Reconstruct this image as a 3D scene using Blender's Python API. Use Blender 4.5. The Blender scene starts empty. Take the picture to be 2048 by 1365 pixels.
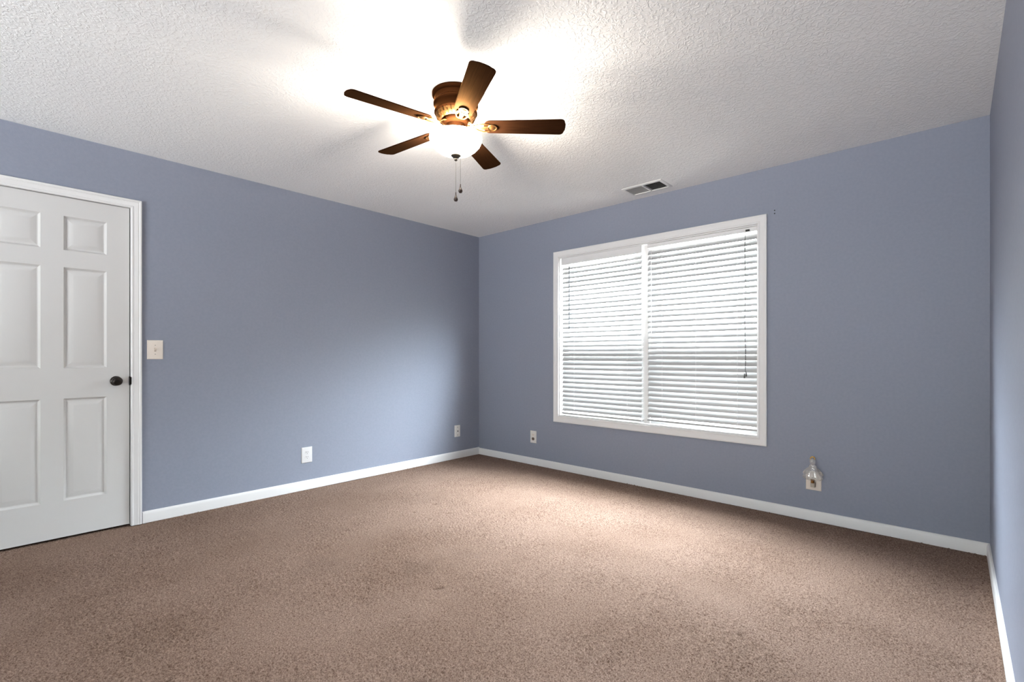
import bpy, bmesh, math, random
import numpy as np
from mathutils import Vector, Matrix, Euler

S = bpy.context.scene
COL = S.collection
random.seed(4)

# ------------------------------------------------------------------ camera
CAM_H = 1.11
AZ = math.radians(42.6)
cam_d = bpy.data.cameras.new('camera')
cam = bpy.data.objects.new('camera', cam_d); COL.objects.link(cam)
cam_d.sensor_width = 36.0
cam_d.lens = 964.6 / 2048 * 36.0
cam_d.shift_y = 28.5 / 2048
cam_d.clip_start = 0.02
cam.location = (0, 0, CAM_H)
cam.rotation_euler = (math.pi / 2, 0, AZ - math.pi / 2)
S.camera = cam

# ------------------------------------------------------------------ view, world, daylight
S.view_settings.view_transform = 'Standard'
S.view_settings.look = 'None'
S.view_settings.gamma = 1.0
S.view_settings.use_curve_mapping = False
S.view_settings.exposure = 0.0
S.cycles.use_denoising = True
S.cycles.max_bounces = 16
S.cycles.diffuse_bounces = 10
S.cycles.transparent_max_bounces = 12
S.cycles.sample_clamp_indirect = 8.0
S.cycles.caustics_reflective = False
S.cycles.caustics_refractive = False

SKY_STRENGTH = 176.0
LAMP_POWER = 48.0
BOWL_STRENGTH = 30.0
TILT2 = 28.5        # room edge up: lets in light bounced off the ground outside
LAMP_COL = (1.0, 0.90, 0.78)

# room, metres; the camera stands over the origin
XW, YL, YR, XB, ZC = 3.749, 3.954, -0.14, -3.60, 2.44
WT = 0.14

w = bpy.data.worlds.new('overcast_sky'); S.world = w; w.use_nodes = True
nt = w.node_tree; nt.nodes.clear()
out = nt.nodes.new('ShaderNodeOutputWorld'); bg = nt.nodes.new('ShaderNodeBackground')
tc = nt.nodes.new('ShaderNodeTexCoord'); sx = nt.nodes.new('ShaderNodeSeparateXYZ')
mr = nt.nodes.new('ShaderNodeMapRange'); cr = nt.nodes.new('ShaderNodeValToRGB')
mr.inputs[1].default_value = -1; mr.inputs[2].default_value = 1
nt.links.new(tc.outputs['Generated'], sx.inputs[0]); nt.links.new(sx.outputs['Z'], mr.inputs[0])
nt.links.new(mr.outputs[0], cr.inputs[0]); nt.links.new(cr.outputs[0], bg.inputs[0]); nt.links.new(bg.outputs[0], out.inputs[0])
e = cr.color_ramp.elements
e[0].position = 0.0; e[0].color = (0.26, 0.266, 0.272, 1)
e[1].position = 1.0; e[1].color = (1.0, 1.1, 1.18, 1)
for p_, c_ in ((0.47, (0.285, 0.291, 0.297)), (0.53, (0.21, 0.22, 0.21)), (0.60, (0.26, 0.28, 0.28)), (0.66, (0.88, 0.97, 1.04)), (0.75, (0.88, 0.97, 1.04)), (0.90, (0.95, 1.04, 1.10))):
    a = e.new(p_); a.color = (*c_, 1)
bg.inputs[1].default_value = SKY_STRENGTH

pl = bpy.data.lights.new('window_portal', 'AREA'); pl.shape = 'RECTANGLE'; pl.size = 1.80; pl.size_y = 1.56
pl.cycles.is_portal = True
po = bpy.data.objects.new('window_portal', pl); COL.objects.link(po)
po.location = (XW + WT + 0.02, 1.9355, 1.285)
po.rotation_euler = Vector((-1, 0, 0)).to_track_quat('-Z', 'Y').to_euler()

pl2 = bpy.data.lights.new('fill_window_portal', 'AREA'); pl2.shape = 'RECTANGLE'; pl2.size = 2.6; pl2.size_y = 1.46  # portal for the unseen window added as fill light
pl2.cycles.is_portal = True
po2 = bpy.data.objects.new('fill_window_portal', pl2); COL.objects.link(po2)
po2.location = (XB - WT - 0.02, 1.35, 1.03)
po2.rotation_euler = Vector((1, 0, 0)).to_track_quat('-Z', 'Y').to_euler()

# ------------------------------------------------------------------ materials
def mat(name, col, rough=0.5, metal=0.0, spec=0.5):
    m = bpy.data.materials.new(name); m.use_nodes = True
    b = m.node_tree.nodes['Principled BSDF']
    b.inputs['Base Color'].default_value = (*col, 1); b.inputs['Roughness'].default_value = rough
    b.inputs['Metallic'].default_value = metal; b.inputs['Specular IOR Level'].default_value = spec
    return m

def nodes(m):
    return m.node_tree.nodes, m.node_tree.links, m.node_tree.nodes['Principled BSDF']

def add_bump(m, scale, strength, dist=0.002, detail=3, rough=0.6, kind='noise'):
    N, L, b = nodes(m)
    t = N.new('ShaderNodeTexCoord'); n = N.new('ShaderNodeTexNoise'); u = N.new('ShaderNodeBump')
    n.inputs['Scale'].default_value = scale; n.inputs['Detail'].default_value = detail; n.inputs['Roughness'].default_value = rough
    u.inputs['Strength'].default_value = strength; u.inputs['Distance'].default_value = dist
    L.new(t.outputs['Object'], n.inputs['Vector']); L.new(n.outputs['Fac'], u.inputs['Height']); L.new(u.outputs[0], b.inputs['Normal'])
    return n, u

def tint(m, c0, c1, scale, detail=4, lo=0.35, hi=0.65):
    N, L, b = nodes(m)
    t = N.new('ShaderNodeTexCoord'); n = N.new('ShaderNodeTexNoise'); r = N.new('ShaderNodeValToRGB')
    n.inputs['Scale'].default_value = scale; n.inputs['Detail'].default_value = detail
    r.color_ramp.elements[0].position = lo; r.color_ramp.elements[0].color = (*c0, 1)
    r.color_ramp.elements[1].position = hi; r.color_ramp.elements[1].color = (*c1, 1)
    L.new(t.outputs['Object'], n.inputs['Vector']); L.new(n.outputs['Fac'], r.inputs[0]); L.new(r.outputs[0], b.inputs['Base Color'])
    return r

M = {}
M['wall'] = mat('grey_blue_paint', (0.255, 0.283, 0.355), 0.55, spec=0.25)
tint(M['wall'], (0.240, 0.259, 0.318), (0.252, 0.271, 0.332), 60)
add_bump(M['wall'], 140, 0.25, 0.0015)
M['trim'] = mat('white_trim_paint', (0.74, 0.73, 0.72), 0.38)
add_bump(M['trim'], 30, 0.05, 0.001)
M['door'] = mat('white_door_paint', (0.61, 0.60, 0.585), 0.42)
add_bump(M['door'], 90, 0.12, 0.001)
M['dark_bronze'] = mat('oil_rubbed_bronze', (0.022, 0.017, 0.014), 0.28, 0.7)
M['ivory'] = mat('ivory_plastic', (0.78, 0.70, 0.62), 0.35)
M['white_plastic'] = mat('white_plastic', (0.68, 0.67, 0.67), 0.32)
M['grey_plastic'] = mat('off_white_plastic', (0.70, 0.67, 0.63), 0.35)
M['slot'] = mat('dark_slot', (0.02, 0.018, 0.016), 0.7)
M['brown_plastic'] = mat('brown_plastic', (0.13, 0.085, 0.06), 0.4)
M['steel'] = mat('screw_steel', (0.35, 0.33, 0.30), 0.4, 0.9)
M['vent'] = mat('white_vent_enamel', (0.78, 0.78, 0.76), 0.4)
M['vent_slat'] = mat('grey_vent_enamel', (0.42, 0.42, 0.40), 0.5)
M['duct'] = mat('dark_duct', (0.03, 0.03, 0.026), 0.8)
M['motor'] = mat('brown_bronze_motor', (0.019, 0.0062, 0.002), 0.42, 0.0, 0.0)
add_bump(M['motor'], 12, 0.03, 0.001)
M['brass'] = mat('antique_brass', (0.20, 0.095, 0.03), 0.34, 0.9)
M['pewter'] = mat('pewter_cap', (0.12, 0.105, 0.085), 0.35, 0.9)
M['pendant'] = mat('dark_wood_pendant', (0.025, 0.013, 0.009), 0.3)
M['blade'] = mat('walnut_blade', (0.020, 0.008, 0.004), 0.36, spec=0.0)
N, L, b = nodes(M['blade'])
t = N.new('ShaderNodeTexCoord'); mp = N.new('ShaderNodeMapping'); n = N.new('ShaderNodeTexNoise'); r = N.new('ShaderNodeValToRGB')
mp.inputs['Scale'].default_value = (2.0, 40, 40); n.inputs['Scale'].default_value = 4; n.inputs['Detail'].default_value = 5
r.color_ramp.elements[0].position = 0.3; r.color_ramp.elements[0].color = (0.017, 0.0065, 0.003, 1)
r.color_ramp.elements[1].position = 0.7; r.color_ramp.elements[1].color = (0.030, 0.012, 0.005, 1)
L.new(t.outputs['Object'], mp.inputs[0]); L.new(mp.outputs[0], n.inputs['Vector']); L.new(n.outputs['Fac'], r.inputs[0]); L.new(r.outputs[0], b.inputs['Base Color'])
def lacquer(m, col, rough, blend):             # a warm tinted varnish over the brown
    N, L, b = nodes(m)
    lac = N.new('ShaderNodeBsdfGlossy'); lac.inputs['Color'].default_value = (*col, 1); lac.inputs['Roughness'].default_value = rough
    fr_ = N.new('ShaderNodeLayerWeight'); fr_.inputs['Blend'].default_value = blend; ms_ = N.new('ShaderNodeMixShader')
    L.new(fr_.outputs['Fresnel'], ms_.inputs[0]); L.new(b.outputs[0], ms_.inputs[1]); L.new(lac.outputs[0], ms_.inputs[2])
    L.new(ms_.outputs[0], N['Material Output'].inputs[0])
lacquer(M['blade'], (0.95, 0.52, 0.20), 0.42, 0.06)
lacquer(M['motor'], (0.90, 0.40, 0.13), 0.38, 0.05)

# ceiling: white with a knockdown texture
M['ceiling'] = mat('white_textured_ceiling', (0.87, 0.87, 0.86), 0.9, spec=0.1)
N, L, b = nodes(M['ceiling'])
t = N.new('ShaderNodeTexCoord'); n = N.new('ShaderNodeTexNoise'); n2 = N.new('ShaderNodeTexNoise'); rp = N.new('ShaderNodeValToRGB')
mx = N.new('ShaderNodeMath'); mx.operation = 'MULTIPLY_ADD'; mx.inputs[1].default_value = 0.25; u = N.new('ShaderNodeBump')
n.inputs['Scale'].default_value = 55; n.inputs['Detail'].default_value = 2.5; n.inputs['Distortion'].default_value = 0.9
n2.inputs['Scale'].default_value = 160; n2.inputs['Detail'].default_value = 2
rp.color_ramp.elements[0].position = 0.46; rp.color_ramp.elements[1].position = 0.60
L.new(t.outputs['Object'], n.inputs['Vector']); L.new(t.outputs['Object'], n2.inputs['Vector']); L.new(n.outputs['Fac'], rp.inputs[0])
L.new(n2.outputs['Fac'], mx.inputs[0]); L.new(rp.outputs[0], mx.inputs[2]); L.new(mx.outputs[0], u.inputs['Height'])
u.inputs['Strength'].default_value = 0.5; u.inputs['Distance'].default_value = 0.0022
L.new(u.outputs[0], b.inputs['Normal'])

# carpet: beige cut pile
M['carpet'] = mat('beige_cut_pile_carpet', (0.44, 0.33, 0.265), 0.95, spec=0.05)
N, L, b = nodes(M['carpet'])
t = N.new('ShaderNodeTexCoord')
def noise(scale, detail, rough=0.5):
    k = N.new('ShaderNodeTexNoise'); k.inputs['Scale'].default_value = scale; k.inputs['Detail'].default_value = detail; k.inputs['Roughness'].default_value = rough
    L.new(t.outputs['Object'], k.inputs['Vector']); return k
fine = noise(170, 3, 0.7); big = noise(1.6, 3)
r1 = N.new('ShaderNodeValToRGB'); r2 = N.new('ShaderNodeValToRGB'); mm = N.new('ShaderNodeMix'); mm.data_type = 'RGBA'; mm.blend_type = 'MULTIPLY'; mm.inputs['Factor'].default_value = 1
r1.color_ramp.elements[0].position = 0.30; r1.color_ramp.elements[0].color = (0.085, 0.047, 0.029, 1)
r1.color_ramp.elements[1].position = 0.66; r1.color_ramp.elements[1].color = (0.345, 0.246, 0.197, 1)
r2.color_ramp.elements[0].position = 0.35; r2.color_ramp.elements[0].color = (0.86, 0.84, 0.82, 1)
r2.color_ramp.elements[1].position = 0.62; r2.color_ramp.elements[1].color = (1, 1, 1, 1)
L.new(fine.outputs['Fac'], r1.inputs[0]); L.new(big.outputs['Fac'], r2.inputs[0])
L.new(r1.outputs[0], mm.inputs['A']); L.new(r2.outputs[0], mm.inputs['B']); prev = mm.outputs['Result']
for (cx_, cy_, r_, dk) in ((1.55, 2.09, 0.16, 0.86), (1.19, 2.46, 0.20, 0.88), (1.80, 2.02, 0.12, 0.90), (2.30, 3.05, 0.25, 0.93)):   # worn, soiled patches
    vd = N.new('ShaderNodeVectorMath'); vd.operation = 'DISTANCE'; vd.inputs[1].default_value = (cx_, cy_, 0)
    ad = N.new('ShaderNodeMath'); ad.operation = 'MULTIPLY_ADD'; ad.inputs[1].default_value = 0.35; nz = noise(9, 3)
    L.new(t.outputs['Object'], vd.inputs[0]); L.new(nz.outputs['Fac'], ad.inputs[0]); L.new(vd.outputs['Value'], ad.inputs[2])
    mr_ = N.new('ShaderNodeMapRange'); mr_.interpolation_type = 'SMOOTHSTEP'
    mr_.inputs[1].default_value = 0.175 + r_*0.2; mr_.inputs[2].default_value = 0.175 + r_; mr_.inputs[3].default_value = dk; mr_.inputs[4].default_value = 1.0
    L.new(ad.outputs[0], mr_.inputs[0])
    ml = N.new('ShaderNodeMix'); ml.data_type = 'RGBA'; ml.blend_type = 'MULTIPLY'; ml.inputs['Factor'].default_value = 1
    L.new(prev, ml.inputs['A']); L.new(mr_.outputs[0], ml.inputs['B']); prev = ml.outputs['Result']
L.new(prev, b.inputs['Base Color'])
u = N.new('ShaderNodeBump'); u.inputs['Strength'].default_value = 0.8; u.inputs['Distance'].default_value = 0.004
L.new(fine.outputs['Fac'], u.inputs['Height']); L.new(u.outputs[0], b.inputs['Normal'])
M['debris'] = mat('dark_lint', (0.10, 0.055, 0.035), 0.9)

def shader(name, build):
    m = bpy.data.materials.new(name); m.use_nodes = True
    N = m.node_tree.nodes; N.clear(); o = N.new('ShaderNodeOutputMaterial')
    m.node_tree.links.new(build(N, m.node_tree.links), o.inputs[0]); return m

def mixsh(N, L, fac, a, b):
    k = N.new('ShaderNodeMixShader'); k.inputs[0].default_value = fac
    L.new(a, k.inputs[1]); L.new(b, k.inputs[2]); return k.outputs[0]

def bsdf(N, kind, col, rough=None):
    k = N.new(kind); k.inputs['Color'].default_value = (*col, 1)
    if rough is not None: k.inputs['Roughness'].default_value = rough
    return k.outputs[0]

M['slat'] = shader('white_vinyl_slat', lambda N, L: mixsh(N, L, 0.06,
    mixsh(N, L, 0.015, bsdf(N, 'ShaderNodeBsdfDiffuse', (0.38, 0.38, 0.377)), bsdf(N, 'ShaderNodeBsdfTranslucent', (0.7, 0.7, 0.7))),
    bsdf(N, 'ShaderNodeBsdfGlossy', (1, 1, 1), 0.35)))
M['pane'] = shader('window_glass', lambda N, L: mixsh(N, L, 0.06, bsdf(N, 'ShaderNodeBsdfTransparent', (0.97, 0.98, 0.98)), bsdf(N, 'ShaderNodeBsdfGlossy', (1, 1, 1), 0.02)))
M['screen'] = shader('grey_insect_mesh', lambda N, L: mixsh(N, L, 0.42, bsdf(N, 'ShaderNodeBsdfTransparent', (1, 1, 1)), bsdf(N, 'ShaderNodeBsdfDiffuse', (0.10, 0.10, 0.10))))
M['clear_glass'] = shader('pressed_clear_glass', lambda N, L: mixsh(N, L, 0.24,
    mixsh(N, L, 0.12, bsdf(N, 'ShaderNodeBsdfTransparent', (0.92, 0.91, 0.90)), bsdf(N, 'ShaderNodeBsdfGlossy', (1, 1, 1), 0.16)),
    bsdf(N, 'ShaderNodeBsdfDiffuse', (0.8, 0.78, 0.75))))
M['gold'] = mat('gold_trim', (0.62, 0.36, 0.07), 0.25, 0.9)
def lamp_glass(N, L):
    k = N.new('ShaderNodeEmission'); k.inputs[0].default_value = (*LAMP_COL, 1); k.inputs[1].default_value = BOWL_STRENGTH
    return mixsh(N, L, 0.06, k.outputs[0], bsdf(N, 'ShaderNodeBsdfGlossy', (1, 1, 1), 0.15))
M['lit_bowl'] = shader('lit_frosted_glass', lamp_glass)

# ------------------------------------------------------------------ mesh helpers
class MB:
    """Collects faces for ONE mesh object."""
    def __init__(s): s.v = []; s.f = []
    def add(s, verts, faces, mx=None):
        o = len(s.v)
        s.v += [tuple(mx @ Vector(p)) if mx else tuple(p) for p in verts]
        s.f += [tuple(i + o for i in f) for f in faces]; return s
    def box(s, a, b, mx=None):
        x0, y0, z0 = a; x1, y1, z1 = b
        return s.add([(x0,y0,z0),(x1,y0,z0),(x1,y1,z0),(x0,y1,z0),(x0,y0,z1),(x1,y0,z1),(x1,y1,z1),(x0,y1,z1)],
                     [(0,3,2,1),(4,5,6,7),(0,1,5,4),(1,2,6,5),(2,3,7,6),(3,0,4,7)], mx)
    def rings(s, R, close=False, cap0=True, cap1=True, mx=None):
        n = len(R[0]); V = [p for ring in R for p in ring]; F = []
        for i in range(len(R) - (0 if close else 1)):
            j = (i + 1) % len(R)
            for k in range(n):
                l = (k + 1) % n; F.append((i*n+k, i*n+l, j*n+l, j*n+k))
        if not close:
            if cap0: F.append(tuple(range(n))[::-1])
            if cap1: F.append(tuple((len(R)-1)*n + k for k in range(n)))
        return s.add(V, F, mx)
    def lathe(s, prof, n=48, mx=None, cap0=False, cap1=False, wave=None):
        R = []
        for (r, z) in prof:
            ring = []
            for k in range(n):
                t = 2*math.pi*k/n; q = r * (wave(t, z) if wave else 1)
                ring.append((q*math.cos(t), q*math.sin(t), z))
            R.append(ring)
        return s.rings(R, False, cap0, cap1, mx)
    def tube(s, pts, rad, n=10, mx=None):
        pts = [Vector(p) for p in pts]; R = []
        rads = rad if isinstance(rad, (list, tuple)) else [rad]*len(pts)
        for i, p in enumerate(pts):
            d = (pts[min(i+1, len(pts)-1)] - pts[max(i-1, 0)]).normalized()
            up = Vector((0, 0, 1)) if abs(d.z) < 0.9 else Vector((1, 0, 0))
            a = d.cross(up).normalized(); b = a.cross(d)
            R.append([tuple(p + rads[i]*(math.cos(2*math.pi*k/n)*a + math.sin(2*math.pi*k/n)*b)) for k in range(n)])
        return s.rings(R, mx=mx)
    def ball(s, c, r, n=12, m=8, mx=None, sc=(1, 1, 1)):
        R = []
        for i in range(1, m):
            t = math.pi*i/m
            R.append([(c[0]+sc[0]*r*math.sin(t)*math.cos(2*math.pi*k/n), c[1]+sc[1]*r*math.sin(t)*math.sin(2*math.pi*k/n), c[2]-sc[2]*r*math.cos(t)) for k in range(n)])
        return s.rings(R, mx=mx)
    def prism(s, poly, z0, z1, mx=None):
        return s.rings([[(x, y, z0) for x, y in poly], [(x, y, z1) for x, y in poly]], mx=mx)
    def build(s, name, material, parent=None, smooth=35, bevel=0, loc=None, seg=2):
        me = bpy.data.meshes.new(name); me.from_pydata(s.v, [], s.f)
        bm = bmesh.new(); bm.from_mesh(me); bmesh.ops.recalc_face_normals(bm, faces=bm.faces); bm.to_mesh(me); bm.free()
        if smooth:
            me.shade_smooth(); me.set_sharp_from_angle(angle=math.radians(smooth))
        me.materials.append(material); me.update()
        o = bpy.data.objects.new(name, me); COL.objects.link(o)
        if bevel:
            k = o.modifiers.new('bevel', 'BEVEL'); k.width = bevel; k.segments = seg; k.limit_method = 'ANGLE'; k.angle_limit = math.radians(40)
            k.harden_normals = False
        if loc: o.location = loc
        if parent: o.parent = parent
        return o

def thing(name, label, cat, loc=(0, 0, 0), rot=(0, 0, 0), group=None):
    o = bpy.data.objects.new(name, None); COL.objects.link(o); o.empty_display_size = 0.05
    o.location = loc; o.rotation_euler = rot; o['label'] = label; o['category'] = cat
    if group: o['group'] = group
    return o

def structure(o, label=None):
    o['kind'] = 'structure'
    if label: o['label'] = label
    return o

def root(name, loc=(0, 0, 0), label=None):
    o = bpy.data.objects.new(name, None); COL.objects.link(o); o.location = loc; o.empty_display_size = 0.1
    return structure(o, label)

def left_wall(a, b, d):  return (a, YL - d, b)          # along the wall, up, out into the room
def win_wall(a, b, d):   return (XW - d, a, b)

def frame_sweep(mb, prof, a0, a1, b0, b1, mp, open_bottom=False):
    R = []
    for (wd, d) in prof:
        if open_bottom: c = [(a0-wd, b0), (a0-wd, b1+wd), (a1+wd, b1+wd), (a1+wd, b0)]
        else: c = [(a0-wd, b0-wd), (a0-wd, b1+wd), (a1+wd, b1+wd), (a1+wd, b0-wd)]
        R.append([mp(p, q, d) for p, q in c])
    n = len(prof); V = [p for ring in R for p in ring]; F = []
    for i in range(n):
        j = (i+1) % n
        for k in range(3 if open_bottom else 4):
            l = (k+1) % 4; F.append((i*4+k, i*4+l, j*4+l, j*4+k))
    if open_bottom: F += [tuple(i*4 for i in range(n)), tuple(i*4+3 for i in range(n))]
    return mb.add(V, F)

# ------------------------------------------------------------------ room shell
# floor: a dense pile with real tufts
def carpet():
    st = 0.007
    x0, x1, y0, y1 = -0.80, XW + 0.05, YR - 0.05, YL + 0.17
    nx, ny = int((x1-x0)/st) + 1, int((y1-y0)/st) + 1
    rng = np.random.default_rng(3)
    wn = np.fft.fft2(rng.normal(size=(nx, ny)))
    fx = np.fft.fftfreq(nx, st)[:, None]; fy = np.fft.fftfreq(ny, st)[None, :]
    fr = np.sqrt(fx*fx + fy*fy)
    h = np.real(np.fft.ifft2(wn * np.exp(-((fr - 58)/24)**2))); h /= h.std()
    g = np.real(np.fft.ifft2(np.fft.fft2(rng.normal(size=(nx, ny))) * np.exp(-(fr/2.2)**2))); g /= g.std()
    amp = 0.0024 * (1 + 0.25*np.clip(g, -2, 2))
    z = h*amp - 0.004 + 0.0012*g
    X, Y = np.meshgrid(np.linspace(x0, x1, nx), np.linspace(y0, y1, ny), indexing='ij')
    for (cx, cy, ra, rb, ang, dep) in DENTS:
        u_ = (X-cx)*math.cos(ang) + (Y-cy)*math.sin(ang); v_ = -(X-cx)*math.sin(ang) + (Y-cy)*math.cos(ang)
        z -= dep*np.exp(-(u_/ra)**2 - (v_/rb)**2)
    co = np.stack([X, Y, z], -1).reshape(-1, 3).astype(np.float32)
    i = np.arange(nx*ny).reshape(nx, ny)
    q = np.stack([i[:-1, :-1], i[1:, :-1], i[1:, 1:], i[:-1, 1:]], -1).reshape(-1, 4).astype(np.int32)
    b0 = len(co)                                   # plain strip behind the camera
    co = np.concatenate([co, np.array([(XB-0.05, y0, -0.004), (x0+0.004, y0, -0.004), (x0+0.004, y1, -0.004), (XB-0.05, y1, -0.004)], np.float32)])
    q = np.concatenate([q, np.array([[b0, b0+1, b0+2, b0+3]], np.int32)])
    me = bpy.data.meshes.new('floor')
    me.vertices.add(len(co)); me.vertices.foreach_set('co', co.ravel())
    me.loops.add(q.size); me.loops.foreach_set('vertex_index', q.ravel())
    me.polygons.add(len(q)); me.polygons.foreach_set('loop_start', np.arange(0, q.size, 4, dtype=np.int32))
    me.update(calc_edges=True); me.shade_smooth(); me.materials.append(M['carpet'])
    o = bpy.data.objects.new('floor', me); COL.objects.link(o)
    structure(o, 'beige pink cut pile carpet covering the room')

DENTS = [(x_, y_, a_, b_, -0.82 + t_, d_) for x_, y_, a_, b_, t_, d_ in (
    (1.535, 2.850, .018, .009, 0, .012), (2.259, 2.869, .022, .012, .1, .014), (2.045, 2.830, .020, .010, -.1, .012), (2.194, 2.635, .030, .010, .2, .012),
    (2.035, 2.639, .012, .009, 0, .010), (1.460, 1.823, .034, .009, .25, .013), (2.229, 1.982, .018, .009, 0, .010), (2.200, 1.781, .014, .009, .3, .009),
    (2.798, 1.766, .030, .010, .4, .010), (3.450, 2.975, .120, .008, .55, .006), (1.201, 1.730, .020, .010, 0, .010), (2.023, .630, .015, .010, .2, .009))]
carpet()

def wall(name, mp, a_edges, b_edges, holes, label, t=WT):
    mb = MB()
    for i in range(len(a_edges)-1):
        for j in range(len(b_edges)-1):
            if (i, j) in holes: continue
            p, q = mp(a_edges[i], b_edges[j], 0), mp(a_edges[i+1], b_edges[j+1], -t)
            mb.box(tuple(map(min, p, q)), tuple(map(max, p, q)))
    return structure(mb.build(name, M['wall'], smooth=0), label)

DX0, DX1, DZ = -0.112, 0.634, 2.072          # door opening
WY0, WY1, WZ0, WZ1 = 1.042, 2.829, 0.521, 2.055   # window opening
wall('wall_left', left_wall, [XB-0.1, DX0, DX1, XW], [-0.05, DZ, ZC+0.05], {(1, 0)}, 'grey blue painted wall with the door')
wall('wall_back', win_wall, [YR-0.1, WY0, WY1, YL+WT], [-0.05, WZ0, WZ1, ZC+0.05], {(1, 1)}, 'grey blue painted wall with the window')
wall('wall_right', lambda a, b, d: (a, YR + d, b), [XB-0.1, XW], [-0.05, ZC+0.05], set(), 'grey blue wall at the right edge')
wall('wall_front', lambda a, b, d: (XB + d, a, b), [YR, 0.05, 2.65, YL], [-0.05, 0.30, 1.76, ZC+0.05], {(1, 1)}, 'grey blue wall behind the camera')

VX0, VX1, VY0, VY1 = 3.452, 3.622, 1.652, 1.952       # duct opening
mb = MB()
for i, (xa, xb) in enumerate([(XB-0.1, VX0), (VX0, VX1), (VX1, XW+WT)]):
    for j, (ya, yb) in enumerate([(YR-0.1, VY0), (VY0, VY1), (VY1, YL+WT)]):
        if (i, j) != (1, 1): mb.box((xa, ya, ZC), (xb, yb, ZC+0.12))
structure(mb.build('ceiling', M['ceiling'], smooth=0), 'white knockdown textured ceiling')

# baseboards: 80 mm, eased top
BP = [(0, 0), (0.013, 0), (0.013, 0.060), (0.011, 0.070), (0.006, 0.077), (0, 0.079)]
def baseboard(name, p0, p1, inward, label, sc=1.0):
    p0, p1, n = Vector(p0), Vector(p1), Vector(inward)
    mb = MB(); mb.rings([[tuple(p + n*d + Vector((0, 0, h*sc))) for d, h in BP] for p in (p0, p1)])
    structure(mb.build(name, M['trim'], smooth=30), label)
baseboard('baseboard_left', (0.692, YL, 0), (XW, YL, 0), (0, -1, 0), 'white baseboard under the wall with the light switch', 0.96)
baseboard('baseboard_back', (XW, YL, 0), (XW, YR, 0), (-1, 0, 0), 'white baseboard under the window wall', 0.87)
baseboard('baseboard_right', (XW, YR, 0), (XB, YR, 0), (0, 1, 0), 'white baseboard along the right wall', 0.87)
baseboard('baseboard_front', (XB, YR, 0), (XB, YL, 0), (1, 0, 0), 'white baseboard behind the camera')
baseboard('baseboard_corner', (XB, YL, 0), (-0.17, YL, 0), (0, -1, 0), 'white baseboard beyond the door')

# ------------------------------------------------------------------ door
door = root('door_1', (0.26, YL, 0), 'white six panel door in a white casing')
def L(o):                                       # world-space mesh parented to an offset empty
    o.matrix_parent_inverse = Matrix.Translation(-Vector(o.parent.location)); return o

LX0, LX1, LZ0, LZ1, LD = -0.108, 0.626, 0.012, 2.066, -0.010
px = [(0.010, 0.211), (0.311, 0.512)]; pz = [(0.231, 0.848), (1.031, 1.642), (1.746, 1.953)]
mb = MB()
ax = [LX0, px[0][0], px[0][1], px[1][0], px[1][1], LX1]; az = [LZ0, pz[0][0], pz[0][1], pz[1][0], pz[1][1], pz[2][0], pz[2][1], LZ1]
for i in range(5):
    for j in range(7):
        x0, x1, z0, z1 = ax[i], ax[i+1], az[j], az[j+1]
        if i in (1, 3) and j in (1, 3, 5):
            st = [(0, 0), (0.002, -0.004), (0.011, -0.014), (0.016, -0.014), (0.044, -0.0035), (0.046, -0.003)]
            R = [[left_wall(p, q, LD+d) for p, q in ((x0+k, z0+k), (x1-k, z0+k), (x1-k, z1-k), (x0+k, z1-k))] for k, d in st]
            mb.rings(R, cap0=False)
        else:
            mb.add([left_wall(p, q, LD) for p, q in ((x0, z0), (x1, z0), (x1, z1), (x0, z1))], [(0, 1, 2, 3)])
# edges and rear face
c = [(LX0, LZ0), (LX1, LZ0), (LX1, LZ1), (LX0, LZ1)]
mb.rings([[left_wall(p, q, LD) for p, q in c], [left_wall(p, q, LD-0.035) for p, q in c]], cap0=False)
L(mb.build('door_leaf', M['door'], door, smooth=20))
# jamb and stop
mb = MB()
for (x0, x1) in ((DX0-0.0, DX0+0.0015), (DX1-0.0025, DX1)): mb.box((x0, YL, 0), (x1, YL+WT, DZ))
mb.box((DX0, YL, DZ-0.002), (DX1, YL+WT, DZ))
mb.box((DX1-0.014, YL+0.05, 0), (DX1-0.0025, YL+0.09, DZ-0.002)); mb.box((DX0+0.0015, YL+0.05, 0), (DX0+0.014, YL+0.09, DZ-0.002))
mb.box((DX0, YL+0.05, DZ-0.014), (DX1, YL+0.09, DZ-0.002))
L(mb.build('jamb', M['trim'], door, smooth=0))
mb = MB()
CP = [(0, 0), (0, 0.009), (0.004, 0.012), (0.010, 0.012), (0.013, 0.0095), (0.018, 0.0105), (0.028, 0.0145), (0.036, 0.0165), (0.040, 0.0145), (0.045, 0.018), (0.052, 0.018), (0.055, 0.015), (0.055, 0)]
frame_sweep(mb, CP, DX0+0.002, DX1-0.001, 0, DZ-0.003, left_wall, True)
L(mb.build('casing', M['trim'], door, smooth=25))
# hallway side closed with a plain board so no sky shows through the gaps
# knob
mxk = Matrix.Translation((0.553, YL-LD, 0.948)) @ Matrix.Rotation(math.radians(90), 4, 'X')
mxk = Matrix.Translation((0.558, YL-LD, 0.945)) @ Matrix.Rotation(math.radians(90), 4, 'X')
mb = MB(); mb.lathe([(0.0, 0), (0.031, 0), (0.031, 0.004), (0.027, 0.008), (0.014, 0.010), (0.011, 0.014), (0.011, 0.032), (0.016, 0.036), (0.024, 0.041), (0.0275, 0.050), (0.026, 0.058), (0.019, 0.064), (0.008, 0.066), (0, 0.066)], 40, mxk)
L(mb.build('door_knob', M['dark_bronze'], door, smooth=60))
mb = MB(); mb.box((LX1-0.002, YL+0.003, 0.915), (LX1+0.0058, YL+0.03, 0.972)); mb.box((DX1-0.003, YL-0.010, 0.920), (DX1+0.002, YL+0.004, 0.968))
L(mb.build('latch_plate', M['dark_bronze'], door, smooth=0, bevel=0.0008))
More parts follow.
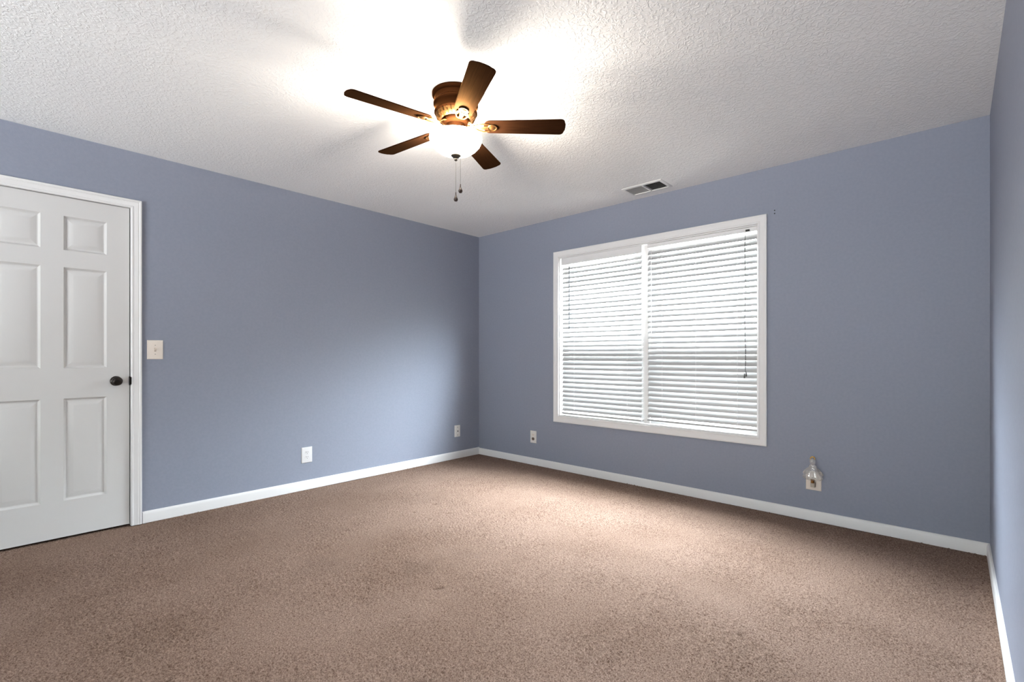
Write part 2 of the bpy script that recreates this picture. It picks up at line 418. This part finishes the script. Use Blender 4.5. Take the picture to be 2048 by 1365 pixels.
mb = MB(); mb.box((DX0-0.2, YL+WT, -0.05), (DX1+0.2, YL+WT+0.05, ZC))
structure(mb.build('hall_sky_block', M['wall'], smooth=0), 'unseen board behind the closed door, added to block the sky')

# ------------------------------------------------------------------ window
win = root('window_1', (XW, 1.9355, WZ0), 'wide twin window with flat white casing')
mb = MB()
WP = [(-0.004, -0.004), (-0.004, 0.012), (0.001, 0.0155), (0.010, 0.0155), (0.014, 0.0135), (0.046, 0.0165), (0.050, 0.0185), (0.058, 0.0185), (0.062, 0.015), (0.062, 0.0), (0.0, -0.004)]
WP = [(-0.002, 0.0), (-0.002, 0.012), (0.001, 0.0155), (0.009, 0.0155), (0.013, 0.0135), (0.042, 0.0165), (0.046, 0.0185), (0.054, 0.0185), (0.058, 0.015), (0.058, 0.0)]
frame_sweep(mb, WP, WY0, WY1, WZ0, WZ1, win_wall)
L(mb.build('casing', M['trim'], win, smooth=25))
mb = MB(); J = 0.010
mb.box((XW+0.0005, WY0, WZ0), (XW+WT, WY0+J, WZ1)); mb.box((XW+0.0005, WY1-J, WZ0), (XW+WT, WY1, WZ1))
mb.box((XW+0.0005, WY0+J, WZ1-J), (XW+WT, WY1-J, WZ1)); mb.box((XW+0.0005, WY0+J, WZ0), (XW+WT, WY1-J, WZ0+J))
L(mb.build('jamb', M['trim'], win, smooth=0))
MY = 1.9355
mb = MB(); mb.box((XW+0.050, MY-0.028, WZ0+J), (XW+WT, MY+0.028, WZ1-J)); L(mb.build('mullion', M['trim'], win, smooth=0, bevel=0.002))
ZM = 1.255
for (ya, yb) in ((MY+0.028, WY1-J), (WY0+J, MY-0.028)):
    for (za, zb, xo) in ((ZM-0.02, WZ1-J, 0.100), (WZ0+J, ZM+0.02, 0.072)):
        mb = MB(); fw = 0.038
        frame_sweep(mb, [(0, 0), (0, 0.024), (-fw+0.006, 0.024), (-fw, 0.016), (-fw, 0)], ya, yb, za, zb, lambda a_, b_, d_: (XW+xo+0.024-d_, a_, b_))
        s = L(mb.build('sash', M['trim'], win, smooth=25))
        mb = MB(); mb.box((XW+xo+0.010, ya+fw-0.004, za+fw-0.004), (XW+xo+0.014, yb-fw+0.004, zb-fw+0.004))
        p = mb.build('pane', M['pane'], s, smooth=0); p.matrix_parent_inverse = (Matrix.Translation(-Vector(win.location)))
        p.matrix_parent_inverse = Matrix.Identity(4)
    mb = MB(); mb.box((XW+0.1285, ya+0.005, WZ0+J+0.005), (XW+0.1295, yb-0.005, ZM-0.012))
    L(mb.build('insect_screen', M['screen'], win, smooth=0))

# invented window behind the camera, added to brighten the room: casing, glass, white blind
fill_win = root('fill_window', (XB, 1.35, 0.30), 'unseen window with a white blind, added behind the camera as fill light')
fw_ = lambda a_, b_, d_: (XB + d_, a_, b_)
mb = MB(); frame_sweep(mb, WP, 0.05, 2.65, 0.30, 1.76, fw_); L(mb.build('casing', M['trim'], fill_win, smooth=25))
mb = MB(); frame_sweep(mb, [(0, -0.06), (0, -0.10), (-0.045, -0.10), (-0.045, -0.06)], 0.05, 2.65, 0.30, 1.76, fw_); L(mb.build('sash', M['trim'], fill_win, smooth=0))
mb = MB(); mb.box((XB-0.082, 0.09, 0.34), (XB-0.078, 2.61, 1.72)); L(mb.build('pane', M['pane'], fill_win, smooth=0))
mb = MB()
for k in range(32):
    sec = [(-0.025, -0.0013), (0.025, -0.0013), (0.025, 0.0013), (-0.025, 0.0013)]
    c_, s_ = math.cos(math.radians(TILT2)), math.sin(math.radians(TILT2))
    R = [[fw_(y_, 1.695 - 0.0435*k + p_*s_ + q_*c_, -0.035 + p_*c_ - q_*s_) for p_, q_ in sec] for y_ in (0.062, 2.638)]
    mb.rings(R)
L(mb.build('slats', M['slat'], fill_win, smooth=0))
mb = MB(); mb.box((XB-0.06, 0.06, 1.715), (XB-0.01, 2.64, 1.758)); L(mb.build('headrail', M['trim'], fill_win, smooth=0))

# ------------------------------------------------------------------ blinds
SW = 0.050
def make_blind(label, y0, y1, z_top, n, pitch, tilt, valance, cords, wand, pull):
    t = thing('window_blind', label, 'blind', (XW+0.026, (y0+y1)/2, z_top), group='white slatted blinds in the twin window')
    cx, cy, cz = t.location; hw = (y1-y0)/2
    top = WZ1 - J - 0.001 - cz                                   # underside of the head jamb
    if valance:
        mb = MB(); mb.box((-0.022, -hw-0.004, top-0.066), (-0.016, hw+0.004, top)); mb.build('valance', M['trim'], t, smooth=0, bevel=0.0015)
        mb = MB(); mb.box((-0.015, -hw, top-0.045), (0.022, hw, top)); mb.build('headrail', M['trim'], t, smooth=0, bevel=0.001)
    else:
        mb = MB(); mb.box((-0.022, -hw, top-0.034), (0.022, hw, top-0.004)); mb.build('headrail', M['trim'], t, smooth=0, bevel=0.0015)
        mb = MB(); mb.box((-0.034, -hw+0.048, top-0.031), (-0.0215, -hw+0.074, top-0.018)); mb.build('tilt_bracket', M['slot'], t, smooth=0, bevel=0.001)
    # slats: crowned strips, room edge down
    mb = MB(); ct, sn = math.cos(tilt), math.sin(tilt); K = 7; th = 0.0026
    rnd = random.Random(int(y0*1000))
    for i in range(n):
        zc = -i*pitch + rnd.uniform(-0.0006, 0.0006); dt = rnd.uniform(-0.025, 0.025); c_, s_ = math.cos(tilt+dt), math.sin(tilt+dt)
        pts = []
        up = [((k/(K-1)-0.5)*SW, 0.0032*(1-(2*k/(K-1)-1)**2)) for k in range(K)]
        sec = up + [(p, q-th) for p, q in reversed(up)]
        sec = [(p*c_ - q*s_, p*s_ + q*c_) for p, q in sec]
        R = [[(p, yy, zc+q) for p, q in sec] for yy in (-hw + rnd.uniform(0, 0.002), hw - rnd.uniform(0, 0.002))]
        mb.rings(R)
    mb.build('slats', M['slat'], t, smooth=40)
    zb = -n*pitch + 0.006
    mb = MB(); mb.box((-0.024, -hw, zb-0.013), (0.024, hw, zb+0.001)); br = mb.build('bottom_rail', M['slat'], t, smooth=0, bevel=0.003)
    for yc in cords:
        mb = MB()
        for sx_, in ((-0.5,), (0.5,)):
            xx = sx_*SW*ct*1.06
            zz = sx_*SW*sn
            mb.tube([(xx, yc-cy, top-0.03), (xx, yc-cy, zb)], 0.0008, 6)
        mb.tube([(-0.012*0, yc-cy, top-0.03), (0, yc-cy, zb)], 0.0008, 6)
        for i in range(n):
            mb.ball((-0.5*SW*ct*0.55-0.004, yc-cy, -i*pitch-0.25*SW*sn+0.005), 0.0022, 6, 4)
        mb.build('ladder_cord', M['white_plastic'], t, smooth=0)
    (wy, wz0, wz1, wr, wm) = wand
    mb = MB(); mb.tube([(-0.029, wy-cy, wz1-cz), (-0.030, wy-cy, wz0-cz)], wr, 8)
    mb.build('tilt_wand', M[wm], t)
    if pull:
        yy, za, zb2 = pull
        pr = random.Random(2)
        mb = MB(); pts = [(-0.0285, yy-cy+0.0022*math.sin(k*0.9), za-cz + (zb2-za)*k/14) for k in range(15)]
        mb.tube(pts, 0.0018, 6); mb.tube([(x_-0.001, y_+0.004*math.sin(math.pi*k/14)+0.001, z_) for k, (x_, y_, z_) in enumerate(pts)], 0.0009, 6)
        pc = mb.build('pull_cord', M['cord'], t)
        for k, dz in ((-1, 0.004), (1, -0.010)):
            mb = MB(); mx_ = Matrix.Translation((-0.0285, yy-cy+k*0.006, zb2-cz+dz))
            mb.lathe([(0.0, 0.004), (0.0025, 0.003), (0.003, -0.004), (0.006, -0.03), (0.0055, -0.034), (0, -0.034)], 12, mx_)
            mb.build('tassel', M['cord'], pc)
    return t
M['dark_wand'] = mat('dark_grey_wand', (0.05, 0.055, 0.06), 0.5)
M['cord'] = mat('grey_cord', (0.09, 0.09, 0.085), 0.6)
make_blind('white slatted blind beside the room corner with a thin grey wand', 1.962, 2.800, 1.950, 32, 0.0436, math.radians(54), True,
           (2.66, 2.10), (2.705, 1.36, 1.955, 0.0044, 'dark_wand'), None)
make_blind('white slatted blind with a hanging pull cord and tassels', 1.054, 1.908, 1.975, 32, 0.0440, math.radians(57), False,
           (1.78, 1.50, 1.19), (1.868, 1.28, 2.005, 0.0030, 'white_plastic'), (1.130, 2.010, 0.985))

# ------------------------------------------------------------------ ceiling fan
FX, FY, FB, FR, FPH, FPT = 1.617, 1.876, 2.273, 0.559, 0.433, -0.193
fan = thing('ceiling_fan', 'five blade dark walnut ceiling fan with a lit white glass bowl', 'ceiling fan', (FX, FY, ZC))
F = lambda z: z - ZC
mb = MB(); mb.lathe([(0, F(2.44)), (0.120, F(2.44)), (0.120, F(2.430)), (0.116, F(2.424)), (0.109, F(2.420)), (0.107, F(2.408)), (0.110, F(2.402)), (0.110, F(2.396))], 64)
mb.build('canopy', M['motor'], fan, smooth=40)
mb = MB(); mb.lathe([(0.106, F(2.398)), (0.111, F(2.394)), (0.114, F(2.388)), (0.114, F(2.381)), (0.110, F(2.376)), (0.107, F(2.372)), (0.1065, F(2.352)), (0.109, F(2.348)), (0.110, F(2.343)), (0.106, F(2.336)), (0.098, F(2.330)), (0.0, F(2.330))], 64)
mb.build('motor_housing', M['motor'], fan, smooth=40)
mb = MB()
mb.lathe([(0.103, F(2.334)), (0.090, F(2.312)), (0.074, F(2.306)), (0.072, F(2.312)), (0.074, F(2.330))], 60)
for k in range(30):
    a_ = 2*math.pi*k/30; mx_ = Matrix.Rotation(a_, 4, 'Z')
    mb.tube([(0.1025, 0, F(2.334)), (0.0955, 0, F(2.318)), (0.084, 0, F(2.3075))], 0.0035, 6, mx_)
mb.build('vent_ring', M['brass'], fan, smooth=40)
mb = MB(); mb.lathe([(0.0, F(2.316)), (0.066, F(2.316)), (0.068, F(2.308)), (0.066, F(2.296)), (0.060, F(2.290)), (0.052, F(2.288)), (0.048, F(2.284)), (0.047, F(2.256)), (0.050, F(2.250)), (0.056, F(2.244)), (0.057, F(2.238)), (0.050, F(2.236)), (0.012, F(2.236)), (0.008, F(2.230)), (0.005, F(2.132)), (0, F(2.132))], 48)
mb.build('switch_housing', M['motor'], fan, smooth=40)

def blade_outline():
    P = []
    # root: rounded, then widening, then a softly bowed tip with rounded corners
    r0, r1, w0, w1 = 0.142, FR, 0.047, 0.058
    for k in range(9):
        t_ = math.pi*(1 - k/8)                       # half ellipse at the root
        P.append((r0 + 0.030*(1-math.sin(t_)), -math.cos(math.pi*(k/8))*w0*1.0))
    P = [(r0 + 0.030*(1-math.cos(a_)), w0*math.sin(a_)) for a_ in np.linspace(-math.pi/2, math.pi/2, 11)]
    top = []
    cr_ = 0.022
    for a_ in np.linspace(90, 0, 6):
        top.append((r1-0.006-cr_+cr_*math.cos(math.radians(a_)), w1-cr_+cr_*math.sin(math.radians(a_))))
    top.append((r1-0.001, w1*0.35)); top.append((r1, 0.0)); top.append((r1-0.001, -w1*0.35))
    for a_ in np.linspace(0, -90, 6):
        top.append((r1-0.006-cr_+cr_*math.cos(math.radians(a_)), -(w1-cr_)+cr_*math.sin(math.radians(a_))))
    return P + top

zb = F(FB)
first = None
iron_bm, medal = None, None
for k in range(5):
    ph = FPH + k*2*math.pi/5
    rot = Euler((FPT, 0, ph), 'XYZ')
    if k == 0:
        mb = MB(); mb.prism(blade_outline(), 0.0, 0.006)
        bl = mb.build('blade', M['blade'], fan, smooth=30, bevel=0.0015)
        # bracket, in the blade's own frame: ring medal under the blade and a curved arm to the hub
        mb = MB(); mb.lathe([(0.0, -0.0005), (0.024, -0.0005), (0.0255, -0.004), (0.023, -0.0065), (0.0195, -0.006), (0.0175, -0.0042), (0.0165, -0.0045), (0.012, -0.0072), (0.0, -0.0085)], 36, Matrix.Translation((0.186, 0, 0)))
        md = mb.build('medallion', M['brass'], bl, smooth=50)
        mb = MB()
        pts = [(0.058, 0, 0.022), (0.072, 0, 0.020), (0.090, 0, 0.008), (0.110, 0, -0.003), (0.135, 0, -0.004), (0.166, 0, -0.004)]
        R = []
        for (x_, y_, z_), hw_ in zip(pts, (0.013, 0.011, 0.009, 0.0085, 0.010, 0.015)):
            R.append([(x_, -hw_, z_), (x_, -hw_*0.5, z_-0.0035), (x_, hw_*0.5, z_-0.0035), (x_, hw_, z_), (x_, hw_*0.5, z_+0.0035), (x_, -hw_*0.5, z_+0.0035)])
        mb.rings(R)
        for s_ in (-1, 1):
            mb.tube([(0.092, s_*0.004, 0.004), (0.112, s_*0.020, -0.002), (0.140, s_*0.029, -0.003), (0.170, s_*0.026, -0.003)], 0.0035, 8)
        ir = mb.build('blade_iron', M['brass'], bl, smooth=60)
        trio = (bl, md, ir)
    else:
        bl = trio[0].copy(); COL.objects.link(bl); bl.parent = fan
        for o in trio[1:]:
            c_ = o.copy(); COL.objects.link(c_); c_.parent = bl
    bl.location = (0, 0, zb); bl.rotation_euler = rot

mb = MB()
OUT = [(0.134, F(2.219)), (0.1345, F(2.215)), (0.132, F(2.204)), (0.124, F(2.186)), (0.109, F(2.168)), (0.086, F(2.150)), (0.056, F(2.139)), (0.024, F(2.134)), (0.006, F(2.133))]
IN = [(r_-0.004 if r_ > 0.01 else r_, z_+0.004) for r_, z_ in reversed(OUT)]
mb.lathe(OUT + IN, 64); mb.add([], [])
mb.build('light_bowl', M['lit_bowl'], fan, smooth=60)
mb = MB(); mb.lathe([(0.0, F(2.136)), (0.010, F(2.1345)), (0.0255, F(2.131)), (0.026, F(2.127)), (0.020, F(2.121)), (0.010, F(2.118)), (0.006, F(2.116)), (0.0085, F(2.112)), (0.009, F(2.107)), (0.005, F(2.102)), (0, F(2.101))], 36)
mb.build('finial', M['pewter'], fan, smooth=50)
rr = Vector((math.sin(AZ), -math.cos(AZ), 0))
for (off, zt, ze) in ((0.0, 2.102, 1.942), (0.0235, 2.136, 1.985)):
    q = rr*off; mb = MB()
    z_ = zt
    while z_ > ze:
        mb.ball((q.x, q.y, F(z_)), 0.0014, 6, 4); z_ -= 0.0042
    mb.tube([(q.x, q.y, F(zt)), (q.x, q.y, F(ze))], 0.0004, 4)
    ch = mb.build('pull_chain', M['pewter'], fan, smooth=60)
    mb = MB(); mb.lathe([(0.0, 0.0), (0.002, -0.001), (0.0025, -0.014), (0.006, -0.024), (0.0105, -0.034), (0.0105, -0.040), (0.007, -0.046), (0.0, -0.047)], 20, Matrix.Translation((q.x, q.y, F(ze))))
    mb.build('pendant', M['pendant'], ch, smooth=60)

# the two bulbs inside the bowl
for k, (s_) in enumerate((-1, 1)):
    ld = bpy.data.lights.new('bulb_light', 'POINT'); ld.energy = LAMP_POWER; ld.color = LAMP_COL; ld.shadow_soft_size = 0.035
    lo = bpy.data.objects.new('bulb_light', ld); COL.objects.link(lo)
    lo.location = (FX + s_*0.066*math.cos(0.9), FY + s_*0.066*math.sin(0.9), 2.200)

# ------------------------------------------------------------------ ceiling vent
vent = thing('air_vent', 'white ceiling air vent with two dark louvered halves', 'air vent', ((VX0+VX1)/2, (VY0+VY1)/2, ZC))
mb = MB()
hx, hy = (VX1-VX0)/2, (VY1-VY0)/2
frame_sweep(mb, [(-0.004, 0.0), (-0.004, -0.008), (0.002, -0.008), (0.016, -0.004), (0.018, 0.0)], -hx, hx, -hy, hy, lambda a_, b_, d_: (a_, b_, d_))
mb.box((-hx, -0.006, -0.008), (hx, 0.006, 0.004))
mb.build('frame', M['vent'], vent, smooth=25)
mb = MB()
for sgn, (a_, b_) in ((1, (0.008, hy)), (-1, (-hy, -0.008))):
    nn = 13
    for i in range(nn):
        yc = a_ + (b_-a_)*(i+0.5)/nn
        mx_ = Matrix.Translation((0, yc, 0.002)) @ Matrix.Rotation(-sgn*math.radians(48), 4, 'X')
        mb.box((-hx, -0.0075, -0.0004), (hx, 0.0075, 0.0004), mx_)
mb.build('slats', M['vent_slat'], vent, smooth=0)
mb = MB(); d0, d1 = 0.001, 0.118
mb.box((-hx+0.0005, -hy+0.0005, d1-0.004), (hx-0.0005, hy-0.0005, d1))
mb.box((-hx+0.0005, -hy+0.0005, d0), (-hx+0.002, hy-0.0005, d1)); mb.box((hx-0.002, -hy+0.0005, d0), (hx-0.0005, hy-0.0005, d1))
mb.box((-hx+0.002, -hy+0.0005, d0), (hx-0.002, -hy+0.002, d1)); mb.box((-hx+0.002, hy-0.002, d0), (hx-0.002, hy-0.0005, d1))
mb.build('duct', M['duct'], vent, smooth=0)

# ------------------------------------------------------------------ wall plates (local: x along the wall, y out into the room (-), z up)
def plate_mesh(wd, ht, dp=0.006):
    mb = MB()
    st = [(0, 0), (0, -0.002), (0.003, -dp+0.001), (0.006, -dp)]
    mb.rings([[(-wd/2+k, d, -ht/2+k), (wd/2-k, d, -ht/2+k), (wd/2-k, d, ht/2-k), (-wd/2+k, d, ht/2-k)] for k, d in st])
    return mb
def disc(mb, x, z, r, y0, y1, flat=None, n=24):
    R = []
    for y in (y0, y1):
        ring = []
        for k in range(n):
            t_ = 2*math.pi*k/n; xx, zz = r*math.cos(t_), r*math.sin(t_)
            if flat: zz = max(-flat, min(flat, zz))
            ring.append((x+xx, y, z+zz))
        R.append(ring)
    mb.rings(R)
ROT_L, ROT_W = (0, 0, 0), (0, 0, -math.pi/2)
def wall_thing(name, label, cat, loc, rot):
    return thing(name, label, cat, loc, rot)

def receptacle(t, z, m, slots=M['slot']):
    mb = MB(); disc(mb, 0, z, 0.0172, -0.004, -0.0078, 0.0143)
    o = mb.build('receptacle', m, t, smooth=30)
    mb = MB()
    mb.box((-0.0080, -0.0082, z+0.000), (-0.0052, -0.0070, z+0.0095)); mb.box((0.0052, -0.0082, z+0.001), (0.0078, -0.0070, z+0.0085))
    disc(mb, 0, z-0.0075, 0.0026, -0.0070, -0.0082, n=12)
    mb.build('socket_slots', slots, o, smooth=0)
def screw(t, z, m=None, r=0.0032):
    mb = MB(); disc(mb, 0, z, r, -0.005, -0.0072, n=14); mb.build('screw', m or M['steel'], t, smooth=30)

def outlet(label, loc, rot, wd, ht, pm, rm, low=None):
    t = wall_thing('wall_outlet', label, 'outlet', loc, rot)
    plate_mesh(wd, ht).build('plate', pm, t, smooth=20)
    receptacle(t, 0.0195, rm); receptacle(t, -0.0195, low or rm)
    screw(t, 0.0, rm, 0.0028)
    return t
outlet('white duplex outlet on the wall between light switch and corner', (1.789, YL, 0.285), ROT_L, 0.089, 0.129, M['white_plastic'], M['white_plastic'])
o_ = outlet('off white outlet under the window, its lower socket dark brown', (XW, 3.151, 0.282), ROT_W, 0.080, 0.124, M['grey_plastic'], M['ivory'], M['brown_plastic'])
t = wall_thing('cable_plate', 'narrow off white cable plate near the room corner', 'wall plate', (3.428, YL, 0.293), ROT_L)
plate_mesh(0.078, 0.124).build('plate', M['grey_plastic'], t, smooth=20)
mb = MB(); disc(mb, 0, 0, 0.0058, -0.005, -0.012, n=6); disc(mb, 0, 0, 0.0042, -0.012, -0.016, n=16); mb.build('coax_jack', M['slot'], t, smooth=30)
screw(t, 0.042, M['brown_plastic'], 0.0042); screw(t, -0.042, M['brown_plastic'], 0.0042)
t = wall_thing('light_switch', 'ivory toggle light switch on the wall beside the door', 'light switch', (0.761, YL, 1.147), ROT_L)
plate_mesh(0.088, 0.128).build('plate', M['ivory'], t, smooth=20)
mb = MB(); mb.box((-0.0055, -0.0068, -0.0125), (0.0055, -0.0055, 0.0125)); M['collar'] = mat('shadow_toned_collar', (0.46, 0.38, 0.30), 0.45)  # collar colour darkened to stand in for the toggle's shadow
mb.build('toggle_collar', M['collar'], t, smooth=0)
mb = MB(); mb.rings([[(-0.004, -0.006, -0.006), (0.004, -0.006, -0.006), (0.004, -0.006, 0.006), (-0.004, -0.006, 0.006)], [(-0.0032, -0.021, 0.006), (0.0032, -0.021, 0.006), (0.0032, -0.0185, 0.0115), (-0.0032, -0.0185, 0.0115)]])
mb.build('toggle', M['ivory'], t, smooth=0, bevel=0.0008)
screw(t, 0.030, M['steel'], 0.0028); screw(t, -0.030, M['steel'], 0.0028)

# outlet plate with the night light plugged into it
NLY = 0.700
t = outlet('ivory outlet low on the window wall holding the night light', (XW, NLY, 0.268), ROT_W, 0.090, 0.126, M['ivory'], M['ivory'])
nl = thing('night_light', 'clear glass figurine night light with gold tip plugged into ivory outlet', 'night light', (XW-0.0085, NLY, 0.249), ROT_W)
mb = MB()
mb.rings([[(x_*k, y_, z_*k2) for x_, z_ in ((-0.014, -0.020), (0.014, -0.020), (0.014, 0.016), (-0.014, 0.016))] for k, k2, y_ in ((1, 1, 0.0), (1, 1, -0.018), (0.85, 0.9, -0.026))])
M['plug'] = mat('beige_plug_plastic', (0.42, 0.37, 0.30), 0.4)
mb.build('plug_body', M['plug'], nl, smooth=0, bevel=0.003)
NC = -0.024
mb = MB(); mb.lathe([(0, 0.010), (0.010, 0.010), (0.011, 0.014), (0.011, 0.026), (0.013, 0.028), (0.013, 0.034), (0.009, 0.036), (0, 0.036)], 24, Matrix.Translation((0, NC, 0)))
mb.build('socket_ring', M['brass'], nl, smooth=40)
wv = lambda t_, z_: 1 + 0.07*math.cos(12*t_)*max(0.0, min(1.0, (0.125-z_)/0.06))
mb = MB(); mxg = Matrix.Translation((0, NC, 0)) @ Matrix.Diagonal((1, 0.42, 1, 1))
mb.lathe([(0.040, 0.030), (0.051, 0.036), (0.056, 0.048), (0.050, 0.060), (0.043, 0.075), (0.034, 0.092), (0.025, 0.106), (0.022, 0.116), (0.023, 0.124), (0.018, 0.130), (0.010, 0.134), (0.0, 0.135)], 60, mxg, wave=wv)
mb.build('glass_skirt', M['clear_glass'], nl, smooth=60)
mb = MB(); mb.ball((0, NC, 0.152), 0.018, 18, 12, sc=(1, 0.8, 1.15))
mb.build('glass_head', M['clear_glass'], nl, smooth=60)
mb = MB()
for s_ in (-1, 1):
    poly = [(s_*0.012, 0.086), (s_*0.036, 0.062), (s_*0.054, 0.060), (s_*0.060, 0.072), (s_*0.052, 0.086), (s_*0.036, 0.102), (s_*0.018, 0.118)]
    mb.rings([[(x_, NC+0.010, z_) for x_, z_ in poly], [(x_, NC+0.014, z_) for x_, z_ in poly]])
mb.build('glass_wing', M['clear_glass'], nl, smooth=30, bevel=0.001)
mb = MB(); mb.tube([(0.0125*math.cos(a_), NC + 0.006*math.sin(a_), 0.172 + 0.011*math.sin(a_)) for a_ in np.linspace(-0.3, math.pi+0.3, 16)], 0.0036, 10)
mb.build('gold_tip', M['gold'], nl, smooth=60)

# two small nails by the window's top corner
for (z_, lab) in ((2.130, 'upper of two tiny dark nails beside the window top corner'), (2.108, 'lower of two tiny dark nails beside the window top corner')):
    mb = MB(); mb.lathe([(0, -0.001), (0.0042, -0.001), (0.0042, 0.001), (0.0025, 0.0022), (0, 0.0025)], 14)
    o = mb.build('wall_nail', M['slot'], None, smooth=40); o.location = (XW, 0.937, z_); o.rotation_euler = (0, -math.pi/2, 0)
    o['label'] = lab; o['category'] = 'nail'; o['group'] = 'nails by the window'
